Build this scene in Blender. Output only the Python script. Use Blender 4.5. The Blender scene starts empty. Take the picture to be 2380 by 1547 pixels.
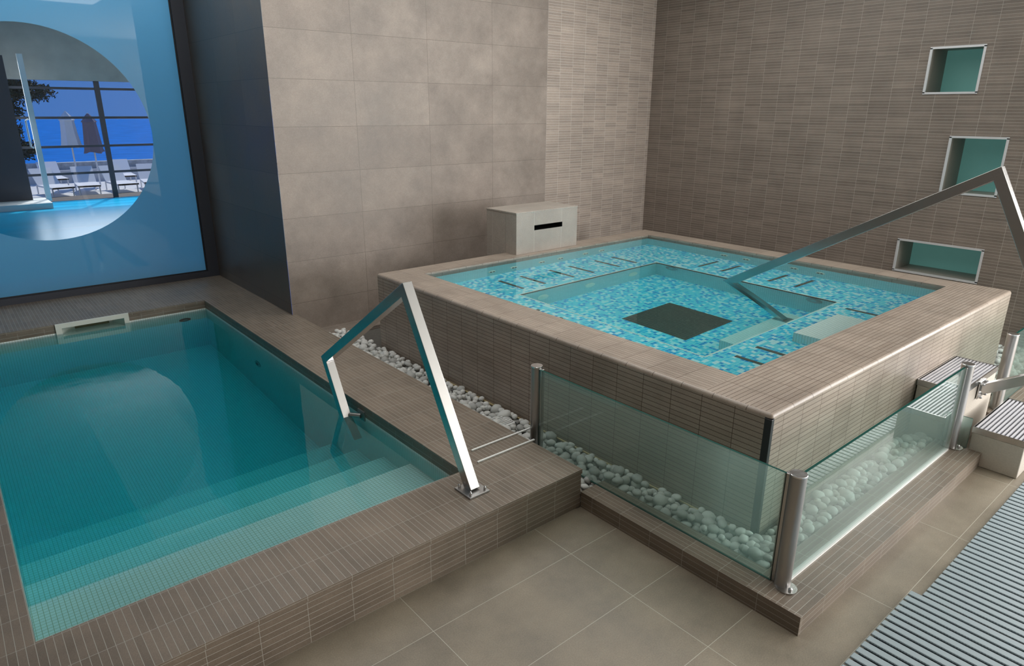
import bpy, bmesh, math, random
from mathutils import Vector, Matrix
random.seed(7)
D = bpy.data
SC = bpy.context.scene
COL = SC.collection

# ---------------------------------------------------------------- camera
cd = D.cameras.new('camera'); cam = D.objects.new('camera', cd); COL.objects.link(cam)
SC.camera = cam
YAW, PIT, ROLL = 0.8693, -0.3195, 0.0039
F = Vector((math.cos(PIT)*math.cos(YAW), math.cos(PIT)*math.sin(YAW), math.sin(PIT)))
R = Vector((math.sin(YAW), -math.cos(YAW), 0)); U = R.cross(F)
R2 = math.cos(ROLL)*R + math.sin(ROLL)*U; U2 = -math.sin(ROLL)*R + math.cos(ROLL)*U
M = Matrix((R2, U2, -F)).transposed().to_4x4(); M.translation = Vector((-3.7701, -1.9193, 2.8153))
cam.matrix_world = M
cd.sensor_fit = 'HORIZONTAL'; cd.sensor_width = 36.0; cd.lens = 36.0*1568.04/2380.0
cd.clip_start = 0.05; cd.clip_end = 2000

# ---------------------------------------------------------------- world, lights, exposure
W = D.worlds.new('world'); SC.world = W; W.use_nodes = True
bg = W.node_tree.nodes['Background']; bg.inputs[0].default_value = (0.10, 0.30, 0.85, 1); bg.inputs[1].default_value = 0.6
SC.view_settings.view_transform = 'Standard'; SC.view_settings.look = 'None'
SC.view_settings.gamma = 1.0; SC.view_settings.exposure = 0.0; SC.view_settings.use_curve_mapping = False
cy = SC.cycles
cy.max_bounces = 14; cy.transmission_bounces = 12; cy.transparent_max_bounces = 16; cy.glossy_bounces = 5; cy.diffuse_bounces = 5
cy.caustics_refractive = True; cy.caustics_reflective = False; cy.blur_glossy = 0.5
cy.sample_clamp_indirect = 25.0; cy.use_denoising = True

def area(name, loc, rot, sx, sy, e, colr=(1, 1, 1)):
    l = D.lights.new(name, 'AREA'); l.shape = 'RECTANGLE'; l.size = sx; l.size_y = sy; l.energy = e; l.color = colr
    o = D.objects.new(name, l); COL.objects.link(o); o.location = loc; o.rotation_euler = rot
    return o
# daylight coming in through the tall windows of the sea side (behind and right of the camera)
area('window_daylight', (5.0, -9.4, 2.35), (math.radians(90), 0, 0), 2.3, 3.8, 420, (1.0, 0.99, 0.97))
for wy in (-2.55, -5.15, -7.75):
    area('window_daylight', (6.24, wy, 2.3), (math.radians(90), 0, math.radians(90)), 2.4, 3.8, 285, (1.0, 0.99, 0.97))
# unseen overhead fill lamps, added to brighten the pool, tub and walls
area('overhead_fill', (-1.0, 4.1, 5.12), (0, 0, 0), 1.9, 7.6, 112, (1.0, 0.98, 0.95))
area('overhead_fill', (3.0, 3.2, 5.12), (0, 0, 0), 4.0, 3.8, 124, (1.0, 0.98, 0.95))
sun = D.lights.new('sun', 'SUN'); sun.energy = 2.6; sun.angle = 0.01; sun.color = (1, 0.96, 0.9)
so = D.objects.new('sun', sun); COL.objects.link(so); so.rotation_euler = (math.radians(-38), math.radians(22), 0)
so.location = (0, 30, 12)

# ---------------------------------------------------------------- material helpers
MATS = {}
class NT:
    def __init__(s, name):
        s.m = D.materials.new(name); s.m.use_nodes = True; s.t = s.m.node_tree
        s.t.nodes.clear(); s.out = s.t.nodes.new('ShaderNodeOutputMaterial')
    def n(s, typ, **kw):
        x = s.t.nodes.new('ShaderNode'+typ)
        for k, v in kw.items():
            if k.startswith('i_'):
                k = k[2:]; k = int(k) if k.isdigit() else k.replace('_', ' ')
                x.inputs[k].default_value = v
            else: setattr(x, k, v)
        return x
    def l(s, a, b): s.t.links.new(a, b)
def c4(c): return (c[0], c[1], c[2], 1)
def principled(nt, **kw):
    p = nt.n('BsdfPrincipled')
    for k, v in kw.items(): p.inputs[k.replace('_', ' ')].default_value = v
    nt.l(p.outputs[0], nt.out.inputs[0]); return p
def simple(name, colr, rough=0.5, metal=0.0, noise=0.0, scale=20):
    nt = NT(name); p = principled(nt, Roughness=rough, Metallic=metal)
    if noise:
        no = nt.n('TexNoise', i_Scale=scale, i_Detail=4.0); tc = nt.n('TexCoord'); nt.l(tc.outputs['Object'], no.inputs['Vector'])
        mx = nt.n('MixRGB'); mx.inputs[1].default_value = c4([c*(1-noise) for c in colr]); mx.inputs[2].default_value = c4([min(1, c*(1+noise)) for c in colr])
        nt.l(no.outputs[0], mx.inputs[0]); nt.l(mx.outputs[0], p.inputs['Base Color'])
    else: p.inputs['Base Color'].default_value = c4(colr)
    return nt.m

def tiles(name, ca, cb, grout, bw, rh, mortar, rough=0.45, stain=0.25, bump=0.35, speck=0.1, offset=0.0, spec=0.5, rvar=0.15, patch=0.0):
    """tiles laid on the UV map (u along the tile, metres)"""
    nt = NT(name); tc = nt.n('TexCoord'); uv = tc.outputs['UV']; ob = tc.outputs['Object']
    br = nt.n('TexBrick', offset=offset, squash=1.0)
    br.inputs['Color1'].default_value = c4(ca); br.inputs['Color2'].default_value = c4(cb); br.inputs['Mortar'].default_value = c4(grout)
    br.inputs['Scale'].default_value = 1.0; br.inputs['Mortar Size'].default_value = mortar/2; br.inputs['Mortar Smooth'].default_value = 0.15
    br.inputs['Bias'].default_value = 0.0; br.inputs['Brick Width'].default_value = bw; br.inputs['Row Height'].default_value = rh
    nt.l(uv, br.inputs['Vector'])
    n1 = nt.n('TexNoise', i_Scale=2.2, i_Detail=6.0, i_Roughness=0.65); nt.l(ob, n1.inputs['Vector'])
    n2 = nt.n('TexNoise', i_Scale=130.0, i_Detail=2.0); nt.l(ob, n2.inputs['Vector'])
    m1 = nt.n('MapRange'); m1.inputs[1].default_value = 0.3; m1.inputs[2].default_value = 0.7
    m1.inputs[3].default_value = 1-stain; m1.inputs[4].default_value = 1+stain*0.6; nt.l(n1.outputs[0], m1.inputs[0])
    m2 = nt.n('MapRange'); m2.inputs[1].default_value = 0.3; m2.inputs[2].default_value = 0.7
    m2.inputs[3].default_value = 1-speck; m2.inputs[4].default_value = 1+speck; nt.l(n2.outputs[0], m2.inputs[0])
    mm = nt.n('Math', operation='MULTIPLY'); nt.l(m1.outputs[0], mm.inputs[0]); nt.l(m2.outputs[0], mm.inputs[1])
    # only the tiles are mottled, not the grout
    inv = nt.n('MixRGB'); nt.l(br.outputs['Fac'], inv.inputs[0]); nt.l(mm.outputs[0], inv.inputs[1]); inv.inputs[2].default_value = (1, 1, 1, 1)
    mul = nt.n('MixRGB', blend_type='MULTIPLY'); mul.inputs[0].default_value = 1; nt.l(br.outputs['Color'], mul.inputs[1]); nt.l(inv.outputs[0], mul.inputs[2])
    p = principled(nt, Roughness=rough); p.inputs['Specular IOR Level'].default_value = spec
    nt.l(mul.outputs[0], p.inputs['Base Color'])
    mr = nt.n('MapRange'); mr.inputs[3].default_value = rough-rvar; mr.inputs[4].default_value = rough+rvar; nt.l(n1.outputs[0], mr.inputs[0]); nt.l(mr.outputs[0], p.inputs['Roughness'])
    if bump:
        ad = nt.n('Math', operation='MULTIPLY_ADD'); nt.l(br.outputs['Fac'], ad.inputs[0]); ad.inputs[1].default_value = -1.0
        sc2 = nt.n('Math', operation='MULTIPLY'); nt.l(n2.outputs[0], sc2.inputs[0]); sc2.inputs[1].default_value = 0.04; nt.l(sc2.outputs[0], ad.inputs[2])
        b = nt.n('Bump', i_Strength=bump, i_Distance=0.004); nt.l(ad.outputs[0], b.inputs['Height']); nt.l(b.outputs[0], p.inputs['Normal'])
    return nt.m

def mosaic(name, size, cols, grout, gm=0.12, rough=0.25):
    """random coloured glass mosaic squares on the UV map"""
    nt = NT(name); tc = nt.n('TexCoord')
    mp = nt.n('VectorMath', operation='SCALE'); nt.l(tc.outputs['UV'], mp.inputs[0]); mp.inputs['Scale'].default_value = 1/size
    fl = nt.n('VectorMath', operation='FLOOR'); nt.l(mp.outputs[0], fl.inputs[0])
    fr = nt.n('VectorMath', operation='FRACTION'); nt.l(mp.outputs[0], fr.inputs[0])
    wn = nt.n('TexWhiteNoise', noise_dimensions='2D'); nt.l(fl.outputs[0], wn.inputs['Vector'])
    rp = nt.n('ValToRGB'); rp.color_ramp.interpolation = 'CONSTANT'
    el = rp.color_ramp.elements
    while len(el) > 1: el.remove(el[-1])
    el[0].position = 0; el[0].color = c4(cols[0][1]); pos = cols[0][0]
    for w_, c_ in cols[1:]:
        e = el.new(pos); e.color = c4(c_); pos += w_
    nt.l(wn.outputs['Value'], rp.inputs[0])
    sx = nt.n('SeparateXYZ'); nt.l(fr.outputs[0], sx.inputs[0])
    def edge(o):
        a = nt.n('Math', operation='SUBTRACT'); nt.l(o, a.inputs[0]); a.inputs[1].default_value = 0.5
        b = nt.n('Math', operation='ABSOLUTE'); nt.l(a.outputs[0], b.inputs[0]); return b.outputs[0]
    mxn = nt.n('Math', operation='MAXIMUM'); nt.l(edge(sx.outputs[0]), mxn.inputs[0]); nt.l(edge(sx.outputs[1]), mxn.inputs[1])
    gt = nt.n('Math', operation='GREATER_THAN'); nt.l(mxn.outputs[0], gt.inputs[0]); gt.inputs[1].default_value = 0.5-gm/2
    mx = nt.n('MixRGB'); nt.l(gt.outputs[0], mx.inputs[0]); nt.l(rp.outputs[0], mx.inputs[1]); mx.inputs[2].default_value = c4(grout)
    p = principled(nt, Roughness=rough); nt.l(mx.outputs[0], p.inputs['Base Color'])
    return nt.m

def steel(name, colr=(0.62, 0.6, 0.58), rough=0.28, sc=(4, 4, 120)):
    nt = NT(name); tc = nt.n('TexCoord'); mp = nt.n('Mapping'); mp.inputs['Scale'].default_value = sc; nt.l(tc.outputs['Object'], mp.inputs[0])
    no = nt.n('TexNoise', i_Scale=6.0, i_Detail=5.0); nt.l(mp.outputs[0], no.inputs['Vector'])
    p = principled(nt, Metallic=1.0); p.inputs['Base Color'].default_value = c4(colr)
    mr = nt.n('MapRange'); mr.inputs[3].default_value = rough-0.08; mr.inputs[4].default_value = rough+0.12; nt.l(no.outputs[0], mr.inputs[0]); nt.l(mr.outputs[0], p.inputs['Roughness'])
    return nt.m

BR1, BR2 = (0.180, 0.142, 0.108), (0.225, 0.178, 0.137)
MATS['strip_pool'] = tiles('strip_tile_light_grout', BR1, BR2, (0.38, 0.365, 0.32), 0.2655, 0.0379, 0.0030, rough=0.42)
MATS['strip_tub'] = tiles('strip_tile_brown_grout', (0.33, 0.27, 0.22), (0.39, 0.325, 0.27), (0.055, 0.028, 0.014), 0.2545, 0.0364, 0.0040, rough=0.34, rvar=0.06, stain=0.2)
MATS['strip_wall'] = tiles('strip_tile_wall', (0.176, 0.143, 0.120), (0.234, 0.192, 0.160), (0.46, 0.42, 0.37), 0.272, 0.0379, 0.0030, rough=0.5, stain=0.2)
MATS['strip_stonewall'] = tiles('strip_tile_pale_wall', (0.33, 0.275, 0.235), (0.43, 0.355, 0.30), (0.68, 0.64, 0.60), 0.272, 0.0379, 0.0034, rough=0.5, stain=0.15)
MATS['slab'] = tiles('stone_slab_tile', (0.232, 0.196, 0.148), (0.262, 0.222, 0.168), (0.47, 0.44, 0.37), 1.1, 0.535, 0.0035, rough=0.42, stain=0.28, bump=0.2, speck=0.12)
MATS['slabwall'] = tiles('stone_slab_wall', (0.285, 0.238, 0.205), (0.33, 0.278, 0.24), (0.14, 0.118, 0.10), 1.1, 0.54, 0.0042, rough=0.5, stain=0.28, bump=0.2, speck=0.1)
MATS['slabshaded'] = tiles('shaded_stone_slab', (0.13, 0.112, 0.098), (0.155, 0.135, 0.115), (0.05, 0.05, 0.05), 0.9, 0.54, 0.004, rough=0.4, stain=0.2, bump=0.2, speck=0.1)  # slab colour lowered to carry the shade of the return wall
MATS['boxstone'] = tiles('box_stone', (0.37, 0.33, 0.29), (0.41, 0.365, 0.32), (0.6, 0.57, 0.52), 0.5, 0.6, 0.003, rough=0.45, stain=0.15, bump=0.15, speck=0.15)
MATS['white_mosaic'] = tiles('white_mosaic_tile', (0.86, 0.89, 0.87), (0.90, 0.92, 0.90), (0.50, 0.50, 0.36), 0.027, 0.027, 0.0032, rough=0.5, stain=0.02, bump=0.0, speck=0.02, rvar=0.0, spec=0.2)
MATS['tub_mosaic'] = tiles('turquoise_wall_mosaic', (0.44, 0.78, 0.80), (0.48, 0.82, 0.84), (0.28, 0.56, 0.58), 0.027, 0.027, 0.003, rough=0.5, stain=0.02, bump=0.0, speck=0.02, rvar=0.0, spec=0.2)
MATS['blue_mosaic'] = mosaic('blue_glass_mosaic', 0.040, [(0.26, (0.78, 0.93, 0.95)), (0.38, (0.16, 0.76, 0.89)), (0.22, (0.03, 0.60, 0.86)), (0.14, (0.0, 0.36, 0.74))], (0.50, 0.88, 0.94), 0.09)
MATS['steel'] = steel('brushed_steel', (0.50, 0.49, 0.48), 0.2)
MATS['steel_dark'] = steel('brushed_steel_dull', (0.42, 0.41, 0.40), 0.35)
MATS['chrome'] = steel('polished_steel', (0.75, 0.76, 0.78), 0.14)
MATS['black'] = simple('black_rubber', (0.02, 0.022, 0.025), 0.4)
MATS['dark_frame'] = simple('dark_blue_grey_metal', (0.06, 0.066, 0.085), 0.45, 0.3)
MATS['white_plastic'] = simple('white_plastic', (0.78, 0.78, 0.70), 0.35)
MATS['rod_white'] = simple('white_rod_plastic', (0.85, 0.86, 0.84), 0.4)
MATS['olive'] = simple('olive_flap', (0.12, 0.115, 0.05), 0.5)
MATS['stucco'] = simple('cream_stucco', (0.50, 0.45, 0.385), 0.8, 0, 0.12, 90)
_t = MATS['stucco'].node_tree; _n = [x for x in _t.nodes if x.type == 'TEX_NOISE'][0]; _b = _t.nodes.new('ShaderNodeBump'); _b.inputs['Strength'].default_value = 0.5; _b.inputs['Distance'].default_value = 0.004
_t.links.new(_n.outputs[0], _b.inputs['Height']); _t.links.new(_b.outputs[0], _t.nodes['Principled BSDF'].inputs['Normal'])
MATS['cream_strip'] = simple('cream_edge_strip', (0.55, 0.45, 0.24), 0.5)
MATS['ceiling'] = simple('white_plaster', (0.72, 0.72, 0.70), 0.8, 0, 0.03, 3)
MATS['plaster'] = simple('warm_plaster', (0.22, 0.19, 0.165), 0.8, 0, 0.05, 3)
MATS['concrete'] = simple('concrete', (0.42, 0.40, 0.36), 0.8, 0, 0.25, 2.5)
MATS['gravel_base'] = simple('dark_gravel_base', (0.10, 0.095, 0.085), 0.9, 0, 0.3, 30)
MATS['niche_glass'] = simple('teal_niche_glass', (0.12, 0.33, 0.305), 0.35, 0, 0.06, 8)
_p = MATS['niche_glass'].node_tree.nodes['Principled BSDF']; _p.inputs['Emission Color'].default_value = (0.08, 0.2, 0.18, 1); _p.inputs['Emission Strength'].default_value = 0.42   # glow added to the frosted pane, standing in for light from behind
MATS['niche_stone'] = simple('niche_lining', (0.30, 0.265, 0.23), 0.4, 0, 0.15, 60)
MATS['drain'] = simple('dark_grey_grille', (0.10, 0.085, 0.07), 0.6, 0, 0.2, 40)
MATS['deck_dark'] = simple('dark_deck', (0.07, 0.055, 0.045), 0.6, 0, 0.2, 4)
MATS['terrace'] = simple('pale_terrace_paving', (0.70, 0.70, 0.70), 0.7, 0, 0.08, 2)
MATS['whitecloth'] = simple('white_canvas', (0.85, 0.85, 0.85), 0.8)
MATS['greycloth'] = simple('mauve_grey_canvas', (0.20, 0.17, 0.22), 0.8)
MATS['leaf'] = simple('pine_needles', (0.012, 0.035, 0.018), 0.8, 0, 0.5, 8)
MATS['bark'] = simple('pine_bark', (0.05, 0.035, 0.025), 0.9, 0, 0.3, 12)
MATS['stonewall'] = simple('rough_white_stone', (0.50, 0.52, 0.52), 0.9, 0, 0.5, 9)
MATS['sea'] = simple('sea_water', (0.02, 0.20, 0.60), 0.9, 0, 0.4, 0.12)
MATS['sea'].node_tree.nodes['Principled BSDF'].inputs['Specular IOR Level'].default_value = 0.0
MATS['hallwater'] = simple('bright_pool_water', (0.0, 0.36, 0.62), 0.3, 0, 0.25, 1.2)
MATS['hallwater'].node_tree.nodes['Principled BSDF'].inputs['Specular IOR Level'].default_value = 0.12
MATS['jet_cream'] = simple('cream_jet_plastic', (0.95, 0.93, 0.80), 0.4)
MATS['white_metal'] = simple('white_painted_metal', (0.82, 0.82, 0.82), 0.4)

# pebble: pale grey stone, each with its own tint
nt = NT('pebble_stone'); oi = nt.n('ObjectInfo'); tc = nt.n('TexCoord')
no = nt.n('TexNoise', i_Scale=28.0, i_Detail=5.0, i_Distortion=1.5); nt.l(tc.outputs['Object'], no.inputs['Vector'])
rp = nt.n('ValToRGB'); rp.color_ramp.elements[0].position = 0.25; rp.color_ramp.elements[0].color = (0.40, 0.41, 0.40, 1); rp.color_ramp.elements[1].position = 0.7; rp.color_ramp.elements[1].color = (0.70, 0.70, 0.67, 1)
nt.l(no.outputs[0], rp.inputs[0])
mr = nt.n('MapRange'); mr.inputs[3].default_value = 0.72; mr.inputs[4].default_value = 1.25; nt.l(oi.outputs['Random'], mr.inputs[0])
mu = nt.n('MixRGB', blend_type='MULTIPLY'); mu.inputs[0].default_value = 1; nt.l(rp.outputs[0], mu.inputs[1]); nt.l(mr.outputs[0], mu.inputs[2])
p = principled(nt, Roughness=0.6); nt.l(mu.outputs[0], p.inputs['Base Color'])
MATS['pebble'] = nt.m

# grating plastic with a fine raised grid
nt = NT('grey_ribbed_plastic'); tc = nt.n('TexCoord'); p = principled(nt, Roughness=0.45)
mp = nt.n('Mapping'); mp.inputs['Scale'].default_value = (200, 130, 1); nt.l(tc.outputs['Object'], mp.inputs[0])
ck = nt.n('TexChecker', i_Scale=1.0); nt.l(mp.outputs[0], ck.inputs['Vector'])
ck.inputs['Color1'].default_value = (0.33, 0.395, 0.425, 1); ck.inputs['Color2'].default_value = (0.23, 0.285, 0.31, 1)
nt.l(ck.outputs[0], p.inputs['Base Color']); MATS['grating'] = nt.m
MATS['step_slat'] = simple('grey_step_slat', (0.62, 0.62, 0.66), 0.35, 0.1)

# thin clear glass (flat slab): tint, diffuse milk, fresnel reflection
def thin_glass(name, tint, milk, milkcol, rough=0.0, gloss_boost=0.0, ior=1.5):
    nt = NT(name); tr = nt.n('BsdfTransparent'); tr.inputs[0].default_value = c4(tint)
    df = nt.n('BsdfDiffuse'); df.inputs[0].default_value = c4(milkcol)
    tl = nt.n('BsdfTranslucent'); tl.inputs[0].default_value = c4(milkcol)
    md = nt.n('MixShader'); md.inputs[0].default_value = 0.5; nt.l(df.outputs[0], md.inputs[1]); nt.l(tl.outputs[0], md.inputs[2])
    m1 = nt.n('MixShader'); m1.inputs[0].default_value = milk; nt.l(tr.outputs[0], m1.inputs[1]); nt.l(md.outputs[0], m1.inputs[2])
    gl = nt.n('BsdfGlossy'); gl.inputs['Roughness'].default_value = rough
    fr = nt.n('Fresnel'); ge = nt.n('NewGeometry'); mi = nt.n('MapRange'); mi.inputs[3].default_value = ior; mi.inputs[4].default_value = 1/ior; nt.l(ge.outputs['Backfacing'], mi.inputs[0]); nt.l(mi.outputs[0], fr.inputs[0]); ad = nt.n('Math', operation='ADD', use_clamp=True); nt.l(fr.outputs[0], ad.inputs[0]); ad.inputs[1].default_value = gloss_boost
    m2 = nt.n('MixShader'); nt.l(ad.outputs[0], m2.inputs[0]); nt.l(m1.outputs[0], m2.inputs[1]); nt.l(gl.outputs[0], m2.inputs[2])
    nt.l(m2.outputs[0], nt.out.inputs[0]); return nt.m
MATS['glass'] = thin_glass('balustrade_glass', (0.86, 0.93, 0.91), 0.13, (0.60, 0.86, 0.82))  # pale milk mixed in imitates bright haze reflected by the railing
MATS['pane_clear'] = thin_glass('clear_window_pane', (0.92, 0.95, 0.96), 0.0, (0.5, 0.6, 0.7))
MATS['pane_blue'] = thin_glass('blue_window_film', (0.03, 0.08, 0.12), 0.94, (0.15, 0.46, 0.72), 0.02, 0.04)
MATS['glass_edge'] = simple('green_glass_edge', (0.0, 0.06, 0.048), 0.4)
MATS['glass_edge'].node_tree.nodes['Principled BSDF'].inputs['Specular IOR Level'].default_value = 0.12
MATS['trim_metal'] = simple('pale_trim_metal', (0.75, 0.76, 0.78), 0.3, 0.35)

def water(name, absorb, density, bump=0.0, bscale=3.0):
    nt = NT(name); g = nt.n('BsdfGlass'); g.inputs['IOR'].default_value = 1.33; g.inputs['Roughness'].default_value = 0.0; g.inputs['Color'].default_value = (1, 1, 1, 1)
    nt.l(g.outputs[0], nt.out.inputs['Surface'])
    va = nt.n('VolumeAbsorption'); va.inputs['Color'].default_value = c4(absorb); va.inputs['Density'].default_value = density
    nt.l(va.outputs[0], nt.out.inputs['Volume'])
    if bump:
        tc = nt.n('TexCoord'); no = nt.n('TexNoise', i_Scale=bscale, i_Detail=2.0); nt.l(tc.outputs['Object'], no.inputs['Vector'])
        b = nt.n('Bump', i_Strength=bump, i_Distance=0.01); nt.l(no.outputs[0], b.inputs['Height']); nt.l(b.outputs[0], g.inputs['Normal'])
    return nt.m
MATS['water_pool'] = water('plunge_pool_water', (0.0, 0.875, 0.92), 1.2, 0.10, 3.0)
MATS['water_tub'] = water('whirlpool_water', (0.22, 0.95, 0.975), 0.42, 0.06, 5.0)

# ---------------------------------------------------------------- mesh helpers
class MB:
    def __init__(s): s.v = []; s.f = []; s.uv = []; s.mi = []
    def quad(s, pts, uvs, m=0):
        b = len(s.v); s.v += [tuple(p) for p in pts]; s.f.append(tuple(range(b, b+len(pts)))); s.uv.append(uvs); s.mi.append(m)
    def box(s, x0, x1, y0, y1, z0, z1, top='xy', m=0, faces='xXyYzZ', o=(0, 0, 0), ms=None):
        """top: 'xy' = tile length along x on the horizontal faces, 'yx' = along y; o = origin of the tile grid"""
        ms = ms or {}
        def uvf(ax, p):
            x, y, z = p[0]-o[0], p[1]-o[1], p[2]-o[2]
            if ax in 'xX': return (y, z)
            if ax in 'yY': return (x, z)
            return (x, y) if top == 'xy' else (y, x)
        F_ = {'x': [(x0, y1, z0), (x0, y0, z0), (x0, y0, z1), (x0, y1, z1)], 'X': [(x1, y0, z0), (x1, y1, z0), (x1, y1, z1), (x1, y0, z1)],
              'y': [(x0, y0, z0), (x1, y0, z0), (x1, y0, z1), (x0, y0, z1)], 'Y': [(x1, y1, z0), (x0, y1, z0), (x0, y1, z1), (x1, y1, z1)],
              'z': [(x0, y1, z0), (x1, y1, z0), (x1, y0, z0), (x0, y0, z0)], 'Z': [(x0, y0, z1), (x1, y0, z1), (x1, y1, z1), (x0, y1, z1)]}
        for k in faces:
            s.quad(F_[k], [uvf(k, q) for q in F_[k]], ms.get(k, m))
    def inbox(s, x0, x1, y0, y1, z0, z1, faces, top='xy', m=0, o=(0, 0, 0), ms=None):
        """same, faces turned inward"""
        n = len(s.f); s.box(x0, x1, y0, y1, z0, z1, top, m, faces, o, ms)
        for i in range(n, len(s.f)): s.f[i] = s.f[i][::-1]; s.uv[i] = s.uv[i][::-1]
    def tube(s, pts, r, n=16, m=0, caps=True):
        rings = []
        P = [Vector(p) for p in pts]
        rr = r if isinstance(r, (list, tuple)) else [r]*len(P)
        for i, p_ in enumerate(P):
            d = (P[min(i+1, len(P)-1)]-P[max(i-1, 0)]).normalized()
            a = d.orthogonal().normalized() if abs(d.z) < .99 else Vector((1, 0, 0)); b = d.cross(a)
            ring = []
            for k in range(n):
                t = 2*math.pi*k/n; ring.append(len(s.v)); s.v.append(tuple(p_+(a*math.cos(t)+b*math.sin(t))*rr[i]))
            rings.append(ring)
        for i in range(len(rings)-1):
            for k in range(n):
                k2 = (k+1) % n
                s.f.append((rings[i][k], rings[i][k2], rings[i+1][k2], rings[i+1][k])); s.uv.append([(k/n, i), ((k+1)/n, i), ((k+1)/n, i+1), (k/n, i+1)]); s.mi.append(m)
        if caps:
            s.f.append(tuple(rings[0][::-1])); s.uv.append([(0, 0)]*n); s.mi.append(m)
            s.f.append(tuple(rings[-1])); s.uv.append([(0, 0)]*n); s.mi.append(m)
    def sqtube(s, pts, w, side, m=0):
        """square tube along a polyline lying in the plane whose normal is side; mitred corners"""
        P = [Vector(p) for p in pts]; S = Vector(side).normalized()*w/2
        rings = []
        for i, p_ in enumerate(P):
            din = (P[i]-P[i-1]).normalized() if i else None
            dout = (P[i+1]-P[i]).normalized() if i < len(P)-1 else None
            if din is None: din = dout
            if dout is None: dout = din
            nin = din.cross(Vector(side)).normalized(); nout = dout.cross(Vector(side)).normalized()
            b = (nin+nout).normalized(); k = 1/max(0.25, b.dot(nin)); b = b*(w/2)*k
            rings.append([p_-S-b, p_+S-b, p_+S+b, p_-S+b])
        for i in range(len(rings)-1):
            for k in range(4):
                k2 = (k+1) % 4
                s.quad([rings[i][k], rings[i][k2], rings[i+1][k2], rings[i+1][k]], [(0, 0), (1, 0), (1, 1), (0, 1)], m)
        s.quad(rings[0][::-1], [(0, 0)]*4, m); s.quad(rings[-1], [(0, 0)]*4, m)
    def build(s, name, mats, parent=None, loc=None, smooth=False, bevel=0, kind=None, merge=True):
        me = D.meshes.new(name)
        l = Vector(loc) if loc is not None else Vector((0, 0, 0))
        base = l if parent is None else (Vector(ORG[parent.name]))
        if loc is None and parent is None:
            xs = [v[0] for v in s.v]; ys = [v[1] for v in s.v]; zs = [v[2] for v in s.v]
            base = Vector(((min(xs)+max(xs))/2, (min(ys)+max(ys))/2, min(zs)))
        me.from_pydata([tuple(Vector(v)-base) for v in s.v], [], s.f)
        uvl = me.uv_layers.new(name='UVMap'); i = 0
        for k, f in enumerate(s.f):
            for j in range(len(f)):
                uvl.data[i].uv = s.uv[k][j]; i += 1
        if not isinstance(mats, (list, tuple)): mats = [mats]
        for m_ in mats: me.materials.append(MATS[m_])
        for k, pl in enumerate(me.polygons): pl.material_index = s.mi[k]
        if merge:
            bm = bmesh.new(); bm.from_mesh(me); bmesh.ops.remove_doubles(bm, verts=bm.verts, dist=1e-5); bm.to_mesh(me); bm.free()
        if smooth:
            for pl in me.polygons: pl.use_smooth = True
            try: me.set_sharp_from_angle(angle=math.radians(40))
            except Exception: pass
        o = D.objects.new(name, me); COL.objects.link(o)
        if parent is not None: o.parent = parent; ORG[o.name] = tuple(base)
        else: o.location = base; ORG[o.name] = tuple(base)
        if bevel:
            b = o.modifiers.new('bevel', 'BEVEL'); b.width = bevel; b.segments = 3; b.limit_method = 'ANGLE'; b.angle_limit = math.radians(40)
        if kind: o['kind'] = kind
        return o
ORG = {}
def thing(name, loc, label, cat, group=None):
    o = D.objects.new(name, None); COL.objects.link(o); o.location = loc; o.empty_display_size = 0.1
    ORG[o.name] = tuple(loc); o['label'] = label; o['category'] = cat
    if group: o['group'] = group
    return o
def tag(o, label, cat, group=None, kind=None):
    o['label'] = label; o['category'] = cat
    if group: o['group'] = group
    if kind: o['kind'] = kind
    return o
def struct(o, label=None):
    o['kind'] = 'structure'
    if label: o['label'] = label
    return o

# ---------------------------------------------------------------- dimensions
H = 1.0; HP = 0.3146; HW = 0.193; HC = 0.128
JX1, JY1 = 4.806, 4.942
IX0, IX1, IY0, IY1 = 0.402, 4.473, 0.494, 4.612
QX, QY = -0.5396, 1.0957
PX, PY, PXL, PYF = -1.236, 1.640, -3.835, 7.624
XW, YW, XC, Y2 = 6.304, 6.202, -0.583, 9.016
CUX, CUY = -0.5464, -0.6118
G1, G2, HT = -0.381, -0.390, 0.861
ZC = 5.2
FO = (-1.0, 0.204, 0)

# ================================================================ THE ROOM
m = MB()
m.box(-8, XW+.3, -10.0, QY, -0.2, 0.0, o=FO)
m.box(CUX+.05, XW+.3, QY, YW+.2, -0.2, 0.0, o=FO, faces='Z')
# the hole of the tub basin is cut out of the part under the gravel bed
m = MB()
m.box(-8, XW+.3, -10.0, 0.0, -0.3, 0.0, o=FO)
m.box(-8, 0.0, 0.0, QY+.04, -0.3, 0.0, o=FO)
m.box(QX-.05, 0.0, QY, YW+.2, -0.3, 0.0, o=FO)
m.box(JX1, XW+.3, 0.0, YW+.2, -0.3, 0.0, o=FO)
m.box(0.0, JX1, JY1, YW+.2, -0.3, 0.0, o=FO)
struct(m.build('floor', 'slab', merge=False), 'brown stone slab floor with thin pale joints')

# back wall: large slabs left, strip tiles right of x=3.78
m = MB()
WO = (0.5, 0, 0.45)
m.box(XC, 3.78, YW, YW+.3, 0.0, ZC, faces='yzZ', o=WO)
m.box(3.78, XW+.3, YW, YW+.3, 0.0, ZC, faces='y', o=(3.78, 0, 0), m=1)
struct(m.build('wall_back', ['slabwall', 'strip_stonewall']), 'stone slab wall with a strip-tiled section at the corner')
# return of the wall towards the window, shade darkened into its stone
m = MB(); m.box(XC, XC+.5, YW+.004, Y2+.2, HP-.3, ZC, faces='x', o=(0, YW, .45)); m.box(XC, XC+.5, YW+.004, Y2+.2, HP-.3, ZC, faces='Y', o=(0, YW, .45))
struct(m.build('wall_return', 'slabshaded'), 'stone return wall beside the window, shade put into its colour')

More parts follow.
